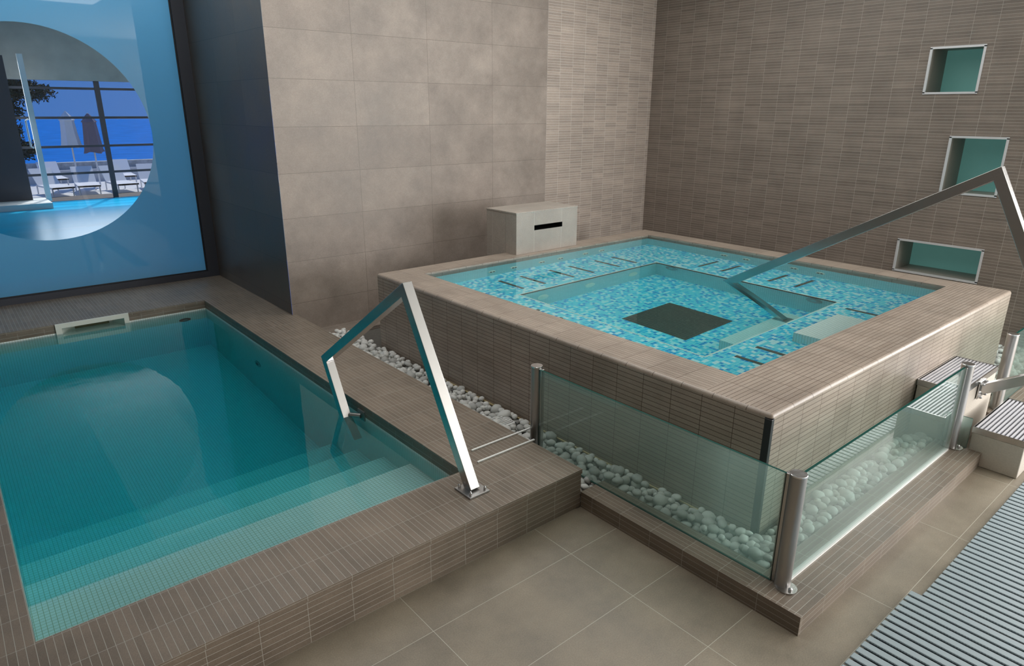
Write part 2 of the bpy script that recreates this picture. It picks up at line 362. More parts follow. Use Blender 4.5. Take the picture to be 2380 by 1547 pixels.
# right wall with three niches (holes)
NI = [(1.146, 1.742, 3.036, 3.577), (0.702, 1.3255, 1.812, 2.507), (0.7015, 1.7145, 0.7095, 1.1355)]
ys = sorted({-10.0, YW}|{a for n in NI for a in n[:2]}); zs = sorted({0.0, ZC}|{a for n in NI for a in n[2:]})
m = MB()
for i in range(len(ys)-1):
    for j in range(len(zs)-1):
        yc, zc = (ys[i]+ys[i+1])/2, (zs[j]+zs[j+1])/2
        if any(n[0] < yc < n[1] and n[2] < zc < n[3] for n in NI): continue
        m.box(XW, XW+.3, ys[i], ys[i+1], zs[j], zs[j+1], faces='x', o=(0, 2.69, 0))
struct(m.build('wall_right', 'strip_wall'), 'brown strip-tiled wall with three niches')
NL = ['square wall niche with teal glass back, topmost of three on the right wall', 'tall wall niche with teal glass back, middle of three, partly behind the handrail', 'wide low wall niche with teal glass back just above the whirlpool rim']
for k, n in enumerate(NI):
    t = thing('wall_niche', (XW, (n[0]+n[1])/2, n[2]), NL[k], 'niche', 'niches in the right wall')
    dp = 0.57
    m = MB(); m.inbox(XW-.002, XW+dp, n[0], n[1], n[2], n[3], 'yYzZ'); m.build('lining', 'niche_stone', t)
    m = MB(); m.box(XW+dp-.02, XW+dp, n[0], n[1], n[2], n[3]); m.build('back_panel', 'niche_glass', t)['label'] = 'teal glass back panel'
    e = 0.013; m = MB()
    m.box(XW-.012, XW+.012, n[0]-e, n[1]+e, n[2]-e, n[2]+e); m.box(XW-.012, XW+.012, n[0]-e, n[1]+e, n[3]-e, n[3]+e)
    m.box(XW-.012, XW+.012, n[0]-e, n[0]+e, n[2], n[3]); m.box(XW-.012, XW+.012, n[1]-e, n[1]+e, n[2], n[3])
    m.build('trim', 'trim_metal', t, merge=False)['label'] = 'polished metal trim'

# ledges at the foot of the walls
m = MB(); m.box(QX, XW, 5.83, YW, 0, 0.067, top='xy', o=(0, 5.83, 0)); m.box(5.95, XW, -.3, 5.83, 0, 0.067, top='yx')
struct(m.build('trim_1', 'strip_wall', merge=False), 'low tiled ledge along the foot of the walls')

# window wall behind the plunge pool
t = D.objects.new('window_1', None); COL.objects.link(t); t.location = (-4.2, Y2, HP); ORG['window_1'] = tuple(t.location); t['kind'] = 'structure'
t['label'] = 'large blue window with a round clear area'
WX0, WX1, WZ0, WZ1 = -7.2, -0.749, 0.404, 4.75
m = MB()
m.box(WX0-.1, XC, Y2, Y2+.14, HP-.02, WZ0); m.box(WX1, XC, Y2, Y2+.14, WZ0, ZC); m.box(WX0-.1, WX0, Y2, Y2+.14, WZ0, ZC); m.box(WX0, WX1, Y2, Y2+.14, WZ1, ZC)
m.build('window_frame', 'dark_frame', t, merge=False)
m = MB(); e = .018
m.box(WX0, WX1, Y2+.03, Y2+.05, WZ0, WZ0+e); m.box(WX1-e, WX1, Y2+.03, Y2+.05, WZ0+e, WZ1)
m.build('gasket', 'black', t, merge=False)
CCX, CCZ, CR = -2.593, 2.468, 1.3614
def annulus(mb, y, flip):
    n = 96; circ = [(CCX+CR*math.cos(2*math.pi*k/n), CCZ+CR*math.sin(2*math.pi*k/n)) for k in range(n)]
    def outer(k):
        a = 2*math.pi*k/n; dx, dz = math.cos(a), math.sin(a); tt = 1e9
        if dx > 1e-9: tt = min(tt, (WX1-CCX)/dx)
        if dx < -1e-9: tt = min(tt, (WX0-CCX)/dx)
        if dz > 1e-9: tt = min(tt, (WZ1-CCZ)/dz)
        if dz < -1e-9: tt = min(tt, (WZ0-CCZ)/dz)
        return (CCX+dx*tt, CCZ+dz*tt)
    for k in range(n):
        a, b = circ[k], circ[(k+1) % n]; c, d = outer((k+1) % n), outer(k)
        pts = [(a[0], y, a[1]), (b[0], y, b[1]), (c[0], y, c[1])]
        # corner fill
        same = abs(c[0]-d[0]) < 1e-6 or abs(c[1]-d[1]) < 1e-6
        if not same:
            cx = WX1 if max(c[0], d[0]) > CCX+.0 and (abs(c[0]-WX1) < 1e-6 or abs(d[0]-WX1) < 1e-6) else WX0
            cz = WZ1 if (abs(c[1]-WZ1) < 1e-6 or abs(d[1]-WZ1) < 1e-6) else WZ0
            pts.append((cx, y, cz))
        pts.append((d[0], y, d[1]))
        if flip: pts = pts[::-1]
        mb.quad(pts, [(q[0], q[2]) for q in pts])
m = MB(); annulus(m, Y2+.04, False); m.build('film', 'pane_blue', t)['label'] = 'blue translucent film around the round opening'
m = MB(); n = 96; circ = [(CCX+CR*math.cos(2*math.pi*k/n), Y2+.04, CCZ+CR*math.sin(2*math.pi*k/n)) for k in range(n)]
m.quad(circ, [(q[0], q[2]) for q in circ]); m.build('pane', 'pane_clear', t)['label'] = 'round clear pane'

# remaining shell
m = MB(); m.box(-8.2, XW+.3, -10.0, Y2+.2, ZC, ZC+.2); struct(m.build('ceiling', 'ceiling'))
m = MB(); m.box(-8.2, -8, -10.0, Y2+.2, 0, ZC); struct(m.build('wall_left', 'plaster'))
m = MB(); m.box(-8, WX0-.1, Y2, Y2+.2, 0, ZC); struct(m.build('wall_window_side', 'plaster'))
m = MB()
m.box(-8, XW+.3, -9.75, -9.6, 0, .4); m.box(-8, XW+.3, -9.75, -9.6, 4.3, ZC)
for a, b in ((-8, 3.8), (6.2, XW+.3)): m.box(a, b, -9.75, -9.6, .4, 4.3)
struct(m.build('wall_front', 'concrete', merge=False))

# ================================================================ PLUNGE POOL
SO = (-1.340, 1.0957, 0.0)       # strip joints on the face start here
pool = thing('plunge_pool', (-2.5, 4.5, 0), 'sunken plunge pool edged with brown strip tiles and white mosaic steps', 'pool')
m = MB()
XL = -7.99; C0 = HP-.035
cop = (-1.340, QY, 0)
FF = 'xXyYZ'
m.box(XL, QX, QY, PY, C0, HP, top='yx', o=(QX, QY, 0))
m.box(PX, QX, PY, YW, C0, HP, top='yx', o=(QX, QY, 0))
m.box(PX, XC, YW, PYF, C0, HP, top='yx', o=(QX, QY, 0), faces='xZ')
m.box(XL, PXL, PY, PYF, C0, HP, top='yx', o=(QX, QY, 0))
m.box(XL, XC, PYF, Y2, C0, HP, top='yx', o=(QX, QY, 0))
o = m.build('coping', 'strip_pool', pool, merge=False); o['label'] = 'brown strip-tile coping'
m = MB(); i = .006
m.box(XL, QX-i, QY+i, PY-.01, 0, C0, faces='xXyZ', o=(-1.340, 0, 0.0))
m.box(PX+.03, QX-i, PY-.02, YW, 0, C0, faces='X', o=(0, QY, 0.0))
m.build('outer_face', 'strip_pool', pool, merge=False)
# inner riser (strip tiles above the water)
def farwall(mb, z0, z1, oz):
    xa, xb, za, zb = -2.918, -2.236, .085, .262
    for a0, a1, b0, b1 in ((PXL, xa, z0, z1), (xb, PX, z0, z1), (xa, xb, z0, min(z1, za)), (xa, xb, max(z0, zb), z1)):
        if a1 > a0 and b1 > b0: mb.inbox(a0, a1, PY, PYF, b0, b1, 'Y', o=(PX, PYF, oz))
m = MB(); m.inbox(PXL, PX, PY, PYF, 0.208, C0, 'xXy', o=(PX, PYF, .208)); farwall(m, .208, C0, .208); m.build('riser', 'strip_pool', pool, merge=False)
# basin
ZF = -1.38
m = MB(); m.inbox(PXL, PX, PY, PYF, ZF, 0.208, 'xXyz', o=(PX, PY, .208)); farwall(m, ZF, .208, .208); m.build('basin', 'white_mosaic', pool, merge=False)
SY = [1.84, 2.36, 2.80, 3.30, 3.85]; SZ = [0.165, -0.07, -0.33, -0.63, -1.0]
yp = PY
for k in range(5):
    m = MB(); m.box(PXL+.001, PX-.001, yp, SY[k], ZF, SZ[k], faces='YZ', o=(PX, SY[k], SZ[k])); yp = SY[k]
    m.build('step', 'white_mosaic', pool)
# inlets
def disc(name, parent, c, nrm, r, mat, ring=None, depth=.012, label=None):
    c = Vector(c); nv = Vector(nrm).normalized(); m = MB()
    m.tube([c, c+nv*depth*.6, c+nv*depth], [r, r, r*.8], 24); o = m.build(name, mat, parent, smooth=True)
    if ring: m = MB(); m.tube([c+nv*depth, c+nv*(depth+.004)], r*.45, 16); m.build('nozzle', ring, o, smooth=True)
    if label: o['label'] = label
    return o
i1 = thing('water_inlet', (-1.518, PYF, -.15), 'dark round inlet fitting under water on the window side of the plunge pool', 'pool fitting', 'plunge pool inlets')
disc('flange', i1, (-1.518, PYF, -.15), (0, -1, 0), .075, 'black', 'steel')
i2 = thing('water_inlet', (PX, 5.756, -.52), 'small dark round inlet under water on the right side wall of the plunge pool', 'pool fitting', 'plunge pool inlets')
disc('flange', i2, (PX, 5.756, -.52), (-1, 0, 0), .085, 'steel_dark', 'black')
# skimmer
sk = thing('pool_skimmer', (-2.58, PYF, .06), 'cream plastic skimmer opening in the far wall of the plunge pool', 'skimmer')
m = MB(); y0, y1 = PYF-.02, PYF+.004
m.box(-2.98, -2.18, y0, y1, .262, .318); m.box(-2.98, -2.918, y0, y1, .06, .262); m.box(-2.236, -2.18, y0, y1, .06, .262); m.box(-2.918, -2.236, y0, y1, .06, .085)
m.build('frame', 'white_plastic', sk, bevel=.004, merge=False)
m = MB(); xa, xb, za, zb = -2.918, -2.236, .085, .262
xc, xd, zc, zd, yb = -2.80, -2.34, .11, .25, PYF+.20
fr = [(xa, PYF, za), (xb, PYF, za), (xb, PYF, zb), (xa, PYF, zb)]; bk = [(xc, yb, zc), (xd, yb, zc), (xd, yb, zd), (xc, yb, zd)]
for k in range(4):
    k2 = (k+1) % 4; m.quad([fr[k], fr[k2], bk[k2], bk[k]], [(0, 0)]*4)
m.quad(bk, [(0, 0)]*4); m.build('throat', 'white_plastic', sk)
m = MB(); m.box(-2.76, -2.38, yb-.03, yb-.02, .15, .25); m.build('flap', 'olive', sk)['label'] = 'olive green flap'
# water
m = MB(); m.box(PXL-.01, PX+.01, PY-.01, PYF+.22, ZF-.01, HW, faces='xXyYzZ')
o = m.build('pool_water', 'water_pool'); tag(o, 'still teal water filling the plunge pool', 'water', kind='stuff')

# white rods on the coping
for (xa, ya, xb, yb_, lab) in ((-1.002, 1.836, -.404, 1.819, 'thin white rod across the coping, the farther one, reaching the short post'), (-1.077, 1.663, -.507, 1.647, 'thin white rod across the coping, the nearer one, starting beside the handrail foot')):
    m = MB(); m.box(xa, xb, ya-.009, ya+.006, HP, HP+.012); o = m.build('white_rod', 'rod_white', bevel=.003)
    tag(o, lab, 'rod', 'white rods on the coping')

# ================================================================ WHIRLPOOL
tub = thing('whirlpool', (JX1/2, JY1/2, 0), 'raised square whirlpool clad in brown strip tiles with blue mosaic inside', 'hot tub')
RC = .028
def coping_strip(m, x0, x1, y0, y1, top, oo): m.box(x0, x1, y0, y1, H-.036, H, top=top, o=oo)
m = MB()
coping_strip(m, 0, JX1, 0, IY0, 'xy', (.247, 0, H))
coping_strip(m, 0, JX1, IY1, JY1, 'xy', (.247, IY1, H))
coping_strip(m, 0, IX0, IY0, IY1, 'yx', (0, .487, H))
coping_strip(m, IX1, JX1, IY0, IY1, 'yx', (IX1, .487, H))
o = m.build('coping', 'strip_tub', tub, bevel=0, merge=False)
o['label'] = 'brown strip-tile rim'
# rounded outer nosing
m = MB()
def nosing(m, a, b, out, L):
    a, b, out = Vector(a), Vector(b), Vector(out); n = 6
    for k in range(n):
        t0, t1 = math.pi/2*k/n, math.pi/2*(k+1)/n
        def q(p, t): return p+out*(math.sin(t)*RC)+Vector((0, 0, (math.cos(t)-1)*RC))
        pts = [q(a, t0), q(a, t1), q(b, t1), q(b, t0)]
        d = (b-a).length
        m.quad(pts, [(0+L, .008), (0+L, .02), (d+L, .02), (d+L, .008)])
nosing(m, (0, 0, H), (JX1, 0, H), (0, -1, 0), -.247+.2545)
nosing(m, (0, JY1, H), (0, 0, H), (-1, 0, 0), 0.05)
# corner
n = 6
for i_ in range(n):
    for k in range(n):
        def q(a, t): return Vector((0, 0, H))+Vector((-math.sin(t)*RC*math.cos(a), -math.sin(t)*RC*math.sin(a), (math.cos(t)-1)*RC))
        a0, a1 = math.pi/2*i_/n, math.pi/2*(i_+1)/n; t0, t1 = math.pi/2*k/n, math.pi/2*(k+1)/n
        m.quad([q(a0, t0), q(a0, t1), q(a1, t1), q(a1, t0)], [(.02, .012)]*4)
m.build('nosing', 'strip_tub', tub, smooth=True)
m = MB(); g = RC
m.quad([(-g, JY1, 0), (-g, 0.02, 0), (-g, 0.02, H-RC), (-g, JY1, H-RC)], [(JY1-.234, -.012), (.02-.234, -.012), (.02-.234, H-RC-.012), (JY1-.234, H-RC-.012)])
m.quad([(0.0, -g, 0), (JX1, -g, 0), (JX1, -g, H-RC), (0.0, -g, H-RC)], [(-.123, -.012), (JX1-.123, -.012), (JX1-.123, H-RC-.012), (-.123, H-RC-.012)])
m.box(-g, JX1, JY1-.01, JY1, 0, H-.036, faces='Y'); m.box(JX1-.01, JX1, 0, JY1, 0, H-.036, faces='X')
m.build('outer_face', 'strip_tub', tub, merge=False)
m = MB(); m.box(-g-.001, 0.005, -g-.001, 0.022, 0.0, H-RC-.006); m.build('corner_strip', 'black', tub, bevel=.004)['label'] = 'black corner joint'
m = MB(); m.box(-g-.012, -g-.001, 0.02, 3.9, .085, .097); m.build('base_strip', 'cream_strip', tub)['label'] = 'thin cream strip at the foot of the left face'
# inside
ZB, ZP, ZR = .36, -.25, .79
PT = (1.124, 3.59, 1.245, 3.732)  # pit x0 x1 y0 y1
m = MB(); m.inbox(IX0, IX1, IY0, IY1, ZR, H-.036, 'xXyY', o=(IX0, IY1, ZR)); m.build('riser', 'strip_tub', tub, merge=False)
m = MB(); m.inbox(IX0, IX1, IY0, IY1, ZB, ZR, 'xXyY', o=(IX0, IY1, ZB)); m.build('side_wall', 'tub_mosaic', tub, merge=False)
m = MB()
for a in ((IX0, IX1, IY0, PT[2]), (IX0, IX1, PT[3], IY1), (IX0, PT[0], PT[2], PT[3]), (PT[1], IX1, PT[2], PT[3])):
    m.box(a[0], a[1], a[2], a[3], ZB-.05, ZB, faces='Z')
m.build('bench', 'blue_mosaic', tub, merge=False)['label'] = 'bench of blue and white mosaic'
m = MB(); m.inbox(PT[0], PT[1], PT[2], PT[3], ZP, ZB, 'xXyY', o=(PT[0], PT[3], ZB)); m.build('pit_wall', 'tub_mosaic', tub, merge=False)
m = MB(); m.inbox(PT[0], PT[1], PT[2], PT[3], ZP, ZB, 'z'); m.build('pit_floor', 'blue_mosaic', tub)
m = MB(); e = .022
for a in ((PT[0]-e, PT[1]+e, PT[2]-e, PT[2]), (PT[0]-e, PT[1]+e, PT[3], PT[3]+e), (PT[0]-e, PT[0], PT[2], PT[3]), (PT[1], PT[1]+e, PT[2], PT[3])):
    m.box(a[0], a[1], a[2], a[3], ZB-.04, ZB+.003)
m.build('bench_edge', 'white_mosaic', tub, merge=False)['label'] = 'pale mosaic edge of the bench'
m = MB(); m.box(2.05, 2.93, IY0+.001, .935, ZB, .62, o=(2.05, IY0, .61)); m.build('step', 'white_mosaic', tub, bevel=.008)['label'] = 'white mosaic step on the bench'
m = MB(); m.box(1.90, 3.15, PT[2]+.001, 1.60, ZP, -.01, o=(1.88, 1.24, 0)); m.build('step', 'white_mosaic', tub, bevel=.008)['label'] = 'pale mosaic step down in the pit'
dr = thing('floor_grille', (2.2, 2.37, ZP), 'large dark square drain grille on the whirlpool floor', 'drain')
m = MB(); m.box(1.84, 2.69, 1.95, 2.81, ZP, ZP+.012); dbase = m.build('base', 'drain', dr)
m = MB()
for k in range(21): m.box(1.86+k*.04, 1.878+k*.04, 1.97, 2.79, ZP+.012, ZP+.02)
m.build('grille_bars', 'drain', dr, merge=False)
# bench slots
slots = []
for x in (1.318, 1.666, 2.163, 2.52, 3.02, 3.37): slots.append((x-.02, x+.02, 3.90, 4.35))
for y in (3.225, 2.88, 2.215, 1.87): slots.append((3.84, 4.28, y-.02, y+.02))
for y in (3.166, 2.819, 2.215, 1.87): slots.append((.48, .905, y-.02, y+.02))
for x in (3.424, 1.67, 1.334): slots.append((x-.02, x+.02, .62, 1.07))
side = (['on the far left bench']*6+['on the far right bench']*4+['on the near left bench, partly under the rim']*4+['on the near right bench']*3)
for s_, lb in zip(slots, side):
    m = MB(); m.box(s_[0], s_[1], s_[2], s_[3], ZB, ZB+.012); o = m.build('bench_slot', 'drain')
    tag(o, 'dark air slot '+lb+' of the whirlpool', 'air slot', 'air slots '+lb)
# jets
jet0 = None
def jet(c, nrm, lab, grp, big=1.0, dark=False):
    c = Vector(c); nv = Vector(nrm); t = thing('whirlpool_jet', c, lab, 'jet', grp)
    m = MB(); m.tube([c, c+nv*.008, c+nv*.014], [.058*big, .058*big, .05*big], 24); m.build('flange', 'steel_dark' if dark else 'jet_cream', t, smooth=True)
    if not dark and big < 1.2:
        m = MB(); up = Vector((0, 0, 1)); sd = nv.cross(up)
        for sg in (-1, 1):
            q = c+sd*sg*.023; m.tube([q+nv*.013, q+nv*.02], .019, 12)
        m.build('nozzle', 'black', t, smooth=True)
    elif dark:
        m = MB(); m.tube([c+nv*.014, c+nv*.02], .022*big, 16); m.build('lens', 'tub_mosaic', t, smooth=True)
    return t
for x in (1.408, 1.772, 2.262, 2.604, 3.099, 3.433): jet((x, IY1, .545), (0, -1, 0), 'cream round jet with two black nozzles on the far left wall of the whirlpool', 'jets on the far left whirlpool wall')
for y in (3.257, 2.912, 2.228, 1.883): jet((IX1, y, .60), (-1, 0, 0), 'cream round jet with two black nozzles on the far right wall of the whirlpool', 'jets on the far right whirlpool wall')
for x in (1.48, 2.28, 3.10): jet((x, PT[3], .05), (0, -1, 0), 'pale round fitting deep on the left wall of the whirlpool pit', 'pale fittings in the whirlpool pit', 1.5)
for y in (3.48, 1.50): jet((PT[1], y, .225), (-1, 0, 0), 'dark ringed underwater light on the right wall of the whirlpool pit', 'dark lights in the whirlpool pit', 1.6, True)
m = MB(); m.box(IX0-.01, IX1+.01, IY0-.01, IY1+.01, ZP-.01, H-.038+.02)
o = m.build('whirlpool_water', 'water_tub'); tag(o, 'clear turquoise water filling the whirlpool to the rim', 'water', kind='stuff')

# stone box with slot
BX0, BX1, BY0, BY1, BZ = 1.91, 3.026, 4.723, 5.345, 1.552
bx = thing('fountain_box', ((BX0+BX1)/2, BY0+.1, H), 'pale stone box with a narrow slot standing on the far rim of the whirlpool', 'water spout')
SX0, SX1, SZ0, SZ1 = 2.222, 2.738, 1.295, 1.36
m = MB(); bo = (2.222-.516, 0, 1.0); HB = H+.001
MATS['boxstone']
def bf(x0, x1, z0, z1): m.box(x0, x1, BY0, BY0+.02, z0, z1, faces='y', o=(2.222, 0, .93))
bf(BX0, BX1, HB, SZ0); bf(BX0, BX1, SZ1, BZ-.02); bf(BX0, SX0, SZ0, SZ1); bf(SX1, BX1, SZ0, SZ1)
m.box(BX0, BX1, BY0, JY1, HB, BZ-.02, faces='xX', o=(0, BY0, .93)); m.box(BX0, BX1, JY1+.002, BY1, 0.0, BZ-.02, faces='xXY', o=(0, BY0, .93))
m.box(BX0, BX1, BY0, JY1+.002, HB, HB+.01, faces='z')
m.build('body', 'boxstone', bx, merge=False)
m = MB(); m.box(BX0-.008, BX1+.004, BY0-.004, BY1, BZ-.02, BZ, o=(2.222, BY0-.3, 0)); m.build('top_slab', 'boxstone', bx, bevel=.003)
m = MB(); m.inbox(SX0, SX1, BY0, BY0+.25, SZ0, SZ1, 'xXzZY'); m.build('slot', 'black', bx, merge=False)
m = MB(); m.quad([(SX0, BY0-.001, SZ0), (SX1, BY0-.001, SZ0), (SX1, BY0+.12, SZ0+.03), (SX0, BY0+.12, SZ0+.03)], [(0, 0)]*4); m.build('spout_lip', 'steel', bx)

# ================================================================ LOW CURB AND GRAVEL
m = MB()
CI, CIY = -.30, -.27
o1 = (0.006, CUY, 0)
m.box(CUX, 2.44, CUY, CIY, 0, HC, top='xy', o=(.006, CUY, .015))
m.box(CUX, CI, CIY, QY-.0, 0, HC, top='yx', o=(CUX, CUY, .015))
struct(m.build('trim_2', 'strip_pool', merge=False), 'low strip-tiled curb carrying the glass')
m = MB(); m.box(3.4, 5.95, CUY, CIY, 0, HC, top='xy'); struct(m.build('trim_3', 'strip_pool', merge=False), 'low strip-tiled curb beyond the steps')
m = MB()
m.box(CI, -.029, CIY, QY, 0, .05); m.box(QX, -.029, QY, 5.83, 0, .035); m.box(CI, 5.95, CIY, -.029, 0, .05); m.box(-.029, JX1+.001, JY1+.001, 5.83, 0, .02); m.box(JX1+.001, 5.95, -.029, 5.83, 0, .02)
tag(m.build('gravel_bed', 'gravel_base', merge=False), 'dark grit under the pale pebbles around the whirlpool', 'gravel', kind='stuff')

def pebble_mesh(k, sub=2):
    bm = bmesh.new(); bmesh.ops.create_icosphere(bm, subdivisions=sub, radius=1.0)
    rr = random.Random(k); ph = [rr.uniform(0, 6.28) for _ in range(6)]
    for v in bm.verts:
        c = v.co; d = 1+.10*math.sin(2.1*c.x+ph[0])+.09*math.sin(2.6*c.y+ph[1])+.08*math.sin(2.4*c.z+ph[2])+.04*math.sin(5*c.x+ph[3])*math.sin(4*c.y+ph[4])
        v.co = c*d
    me = D.meshes.new('pebble'); bm.to_mesh(me); bm.free(); me.materials.append(MATS['pebble'])
    for pl in me.polygons: pl.use_smooth = True
    return me
PM = [pebble_mesh(k) for k in range(7)]
zones = [ # x0,x1,y0,y1, z base, label, group
 (QX+.03, -.06, 1.12, 5.80, .062, 'rounded pale grey pebble in the bed between plunge pool and whirlpool', 'pebbles between plunge pool and whirlpool'),
 (CI+.03, -.055, -.24, 1.12, .082, 'rounded pale grey pebble behind the left glass panel', 'pebbles behind the left glass panel'),
 (CI+.03, 2.40, CIY+.03, -.06, .082, 'rounded pale grey pebble behind the right glass panel', 'pebbles behind the right glass panel'),
 (3.45, 5.9, CIY+.03, -.06, .06, 'rounded pale grey pebble in the bed beyond the grated steps', 'pebbles beyond the steps'),
 (JX1+.05, 5.9, 0.0, 1.2, .03, 'rounded pale grey pebble in the bed beyond the grated steps', 'pebbles beyond the steps')]
rng = random.Random(3)
peb = []
for zi, (x0, x1, y0, y1, zb, lab, grp) in enumerate(zones):
    for layer in range(2):
        got = []; tries = int((x1-x0)*(y1-y0)*(9000 if layer == 0 else 3000))
        for _ in range(tries):
            r = rng.choice((.027, .032, .037, .042, .050)) * rng.uniform(.9, 1.1)
            x, y = rng.uniform(x0+r*.4, x1-r*.4), rng.uniform(y0, y1)
            if all((x-a)**2+(y-b)**2 > (.83*(r+c))**2 for a, b, c in got):
                got.append((x, y, r))
        if layer == 1: got = [q for q in got if rng.random() < .8]
        for x, y, r in got: peb.append((x, y, zb+.012+layer*.042+rng.uniform(-.006, .008), r, zi))
cx_, cy_, cz_ = -3.77, -1.92, 2.815
def seen(q):
    """how big it shows: nearness, less what the tub, the curb or the coping hides"""
    x, y, z, r, zi = q
    d = math.dist((x, y, z), (cx_, cy_, cz_))
    s_ = r/d
    if zi in (3, 4): s_ *= .5 if (x < 4.0 or x > 5.2) else .9
    if zi == 0:     # hidden by the coping edge at QX
        t_ = (QX-cx_)/(x-cx_); zz = cz_+(z-cz_)*t_
        yy = cy_+(y-cy_)*t_
        if zz < HP-.0 and yy > QY: s_ *= .05
    return s_
peb.sort(key=seen, reverse=True)
NB = 300
for k, (x, y, z, r, zi) in enumerate(peb[:NB]):
    o = D.objects.new('pebble', PM[rng.randrange(7)]); COL.objects.link(o)
    o.location = (x, y, z); o.scale = (r*rng.uniform(1.0, 1.3), r*rng.uniform(.85, 1.05), r*rng.uniform(.68, .9))
    o.rotation_euler = (rng.uniform(-.3, .3), rng.uniform(-.3, .3), rng.uniform(0, 6.28))
    tag(o, zones[zi][5], 'pebble', zones[zi][6])
bm = bmesh.new(); PL = [pebble_mesh(20+k, 2) for k in range(3)]
for (x, y, z, r, zi) in peb[NB:]:
    n0 = len(bm.verts); bm.from_mesh(PL[rng.randrange(3)]); bm.verts.ensure_lookup_table()
    mt = Matrix.Translation((x, y, z)) @ Matrix.Rotation(rng.uniform(0, 6.28), 4, 'Z') @ Matrix.Diagonal((r*1.15, r*.95, r*.8, 1))
    bmesh.ops.transform(bm, matrix=mt, verts=bm.verts[n0:])
me = D.meshes.new('pebble_bed'); bm.to_mesh(me); bm.free(); me.materials.append(MATS['pebble'])
for pl in me.polygons: pl.use_smooth = True
o = D.objects.new('pebble_bed', me); COL.objects.link(o); tag(o, 'remaining pale grey pebbles filling the bed around the whirlpool', 'pebbles', kind='stuff')
# small white drain grate in the pebbles
m = MB()
for k in range(8): m.box(-.335, -.165, 2.30+k*.026, 2.312+k*.026, .12, .132)
m.box(-.34, -.33, 2.29, 2.50, .11, .132); m.box(-.17, -.16, 2.29, 2.50, .11, .132)
m.box(-.34, -.16, 2.29, 2.30, .05, .132); m.box(-.34, -.16, 2.49, 2.50, .05, .132)
tag(m.build('drain_grate', 'rod_white', merge=False), 'small white slotted drain grate among the pebbles', 'drain')

# ================================================================ GLASS RAILING
def post(x, y, zb, zt, chan, fl, lab):
    t = thing('railing_post', (x, y, zb), lab, 'post', 'glass railing posts')
    m = MB(); r = .047; m.tube([(x, y, zb), (x, y, zt-.004)], r, 32); m.build('tube', 'steel_dark', t, smooth=True)
    m = MB(); m.tube([(x, y, zt-.004), (x, y, zt+.004), (x, y, zt+.006)], [r+.002, r+.002, r], 32); m.build('cap', 'chrome', t, smooth=True)
    for dx, dy in chan:
        m = MB(); a, b = x+dx*(r-.006), y+dy*(r-.006)
        if dx: m.box(min(a, a+dx*.032), max(a, a+dx*.032), y-.018, y+.018, zb+.01, zt-.012)
        else: m.box(x-.018, x+.018, min(b, b+dy*.032), max(b, b+dy*.032), zb+.01, zt-.012)
        m.build('channel', 'steel', t, bevel=.004)
    if fl:
        fx, fy = fl; c = Vector((x+fx*.035, y+fy*.035, zb)); m = MB()
        m.tube([c, c+Vector((0, 0, .009))], .062, 28); m.build('base_flange', 'steel', t, smooth=True)
        q = Vector((x+fx*.068, y+fy*.068, zb+.009)); m = MB(); m.tube([q, q+Vector((0, 0, .012)), q+Vector((0, 0, .02))], [.012, .012, .005], 12); m.build('bolt', 'chrome', t, smooth=True)
    return t
post(-.366, 1.80, .04, .872, [(0, -1)], None, 'round steel railing post beside the pebble bed, far end of the left glass panel')
post(-.365, -.398, HC, .872, [(0, 1), (1, 0)], (-.35, -.95), 'round steel corner post where the two glass panels meet, nearest the camera')
post(2.355, -.400, HC, .872, [(-1, 0), (1, 0)], (.5, -.85), 'round steel railing post beside the grated steps, ending the right glass panel')
post(3.56, -.394, HC, .872, [(1, 0)], (-.3, -.9), 'round steel railing post beyond the grated steps, at the right picture edge')
def pane(x0, x1, y0, y1, z0, z1, lab):
    m = MB(); ax = 'x' if x1-x0 < y1-y0 else 'y'
    m.box(x0, x1, y0, y1, z0, z1, ms=({'x': 0, 'X': 0, 'y': 1, 'Y': 1, 'z': 1, 'Z': 1} if ax == 'x' else {'y': 0, 'Y': 0, 'x': 1, 'X': 1, 'z': 1, 'Z': 1}))
    o = tag(m.build('glass_panel', ['glass', 'glass_edge']), lab, 'glass panel', 'glass railing panels')
    if ax == 'y' and z0 < .2 and x0 < 1:
        m = MB(); m.box(x0-.008, x1+.008, y0-.008, y1+.008, z0-.002, z0+.008) if ax == 'x' else m.box(x0, x1, y0-.010, y1+.008, z0-.002, z0+.010)
        m.build('base_seal', 'rod_white', o)
gt = .008
pane(-.381-gt, -.381+gt, -.335, 1.745, HC+.002, HT, 'greenish glass panel in front of the left face of the whirlpool')
pane(-.295, 2.285, -.398-gt, -.398+gt, HC+.002, HT, 'greenish glass panel in front of the right face of the whirlpool')
pane(3.63, 6.25, -.394-gt, -.394+gt, HC+.002, HT, 'glass panel beyond the steps at the right picture edge')
pane(2.425, 2.437, -.50, -.42, HC+.002, .40, 'small glass piece between the end post and the lower step')

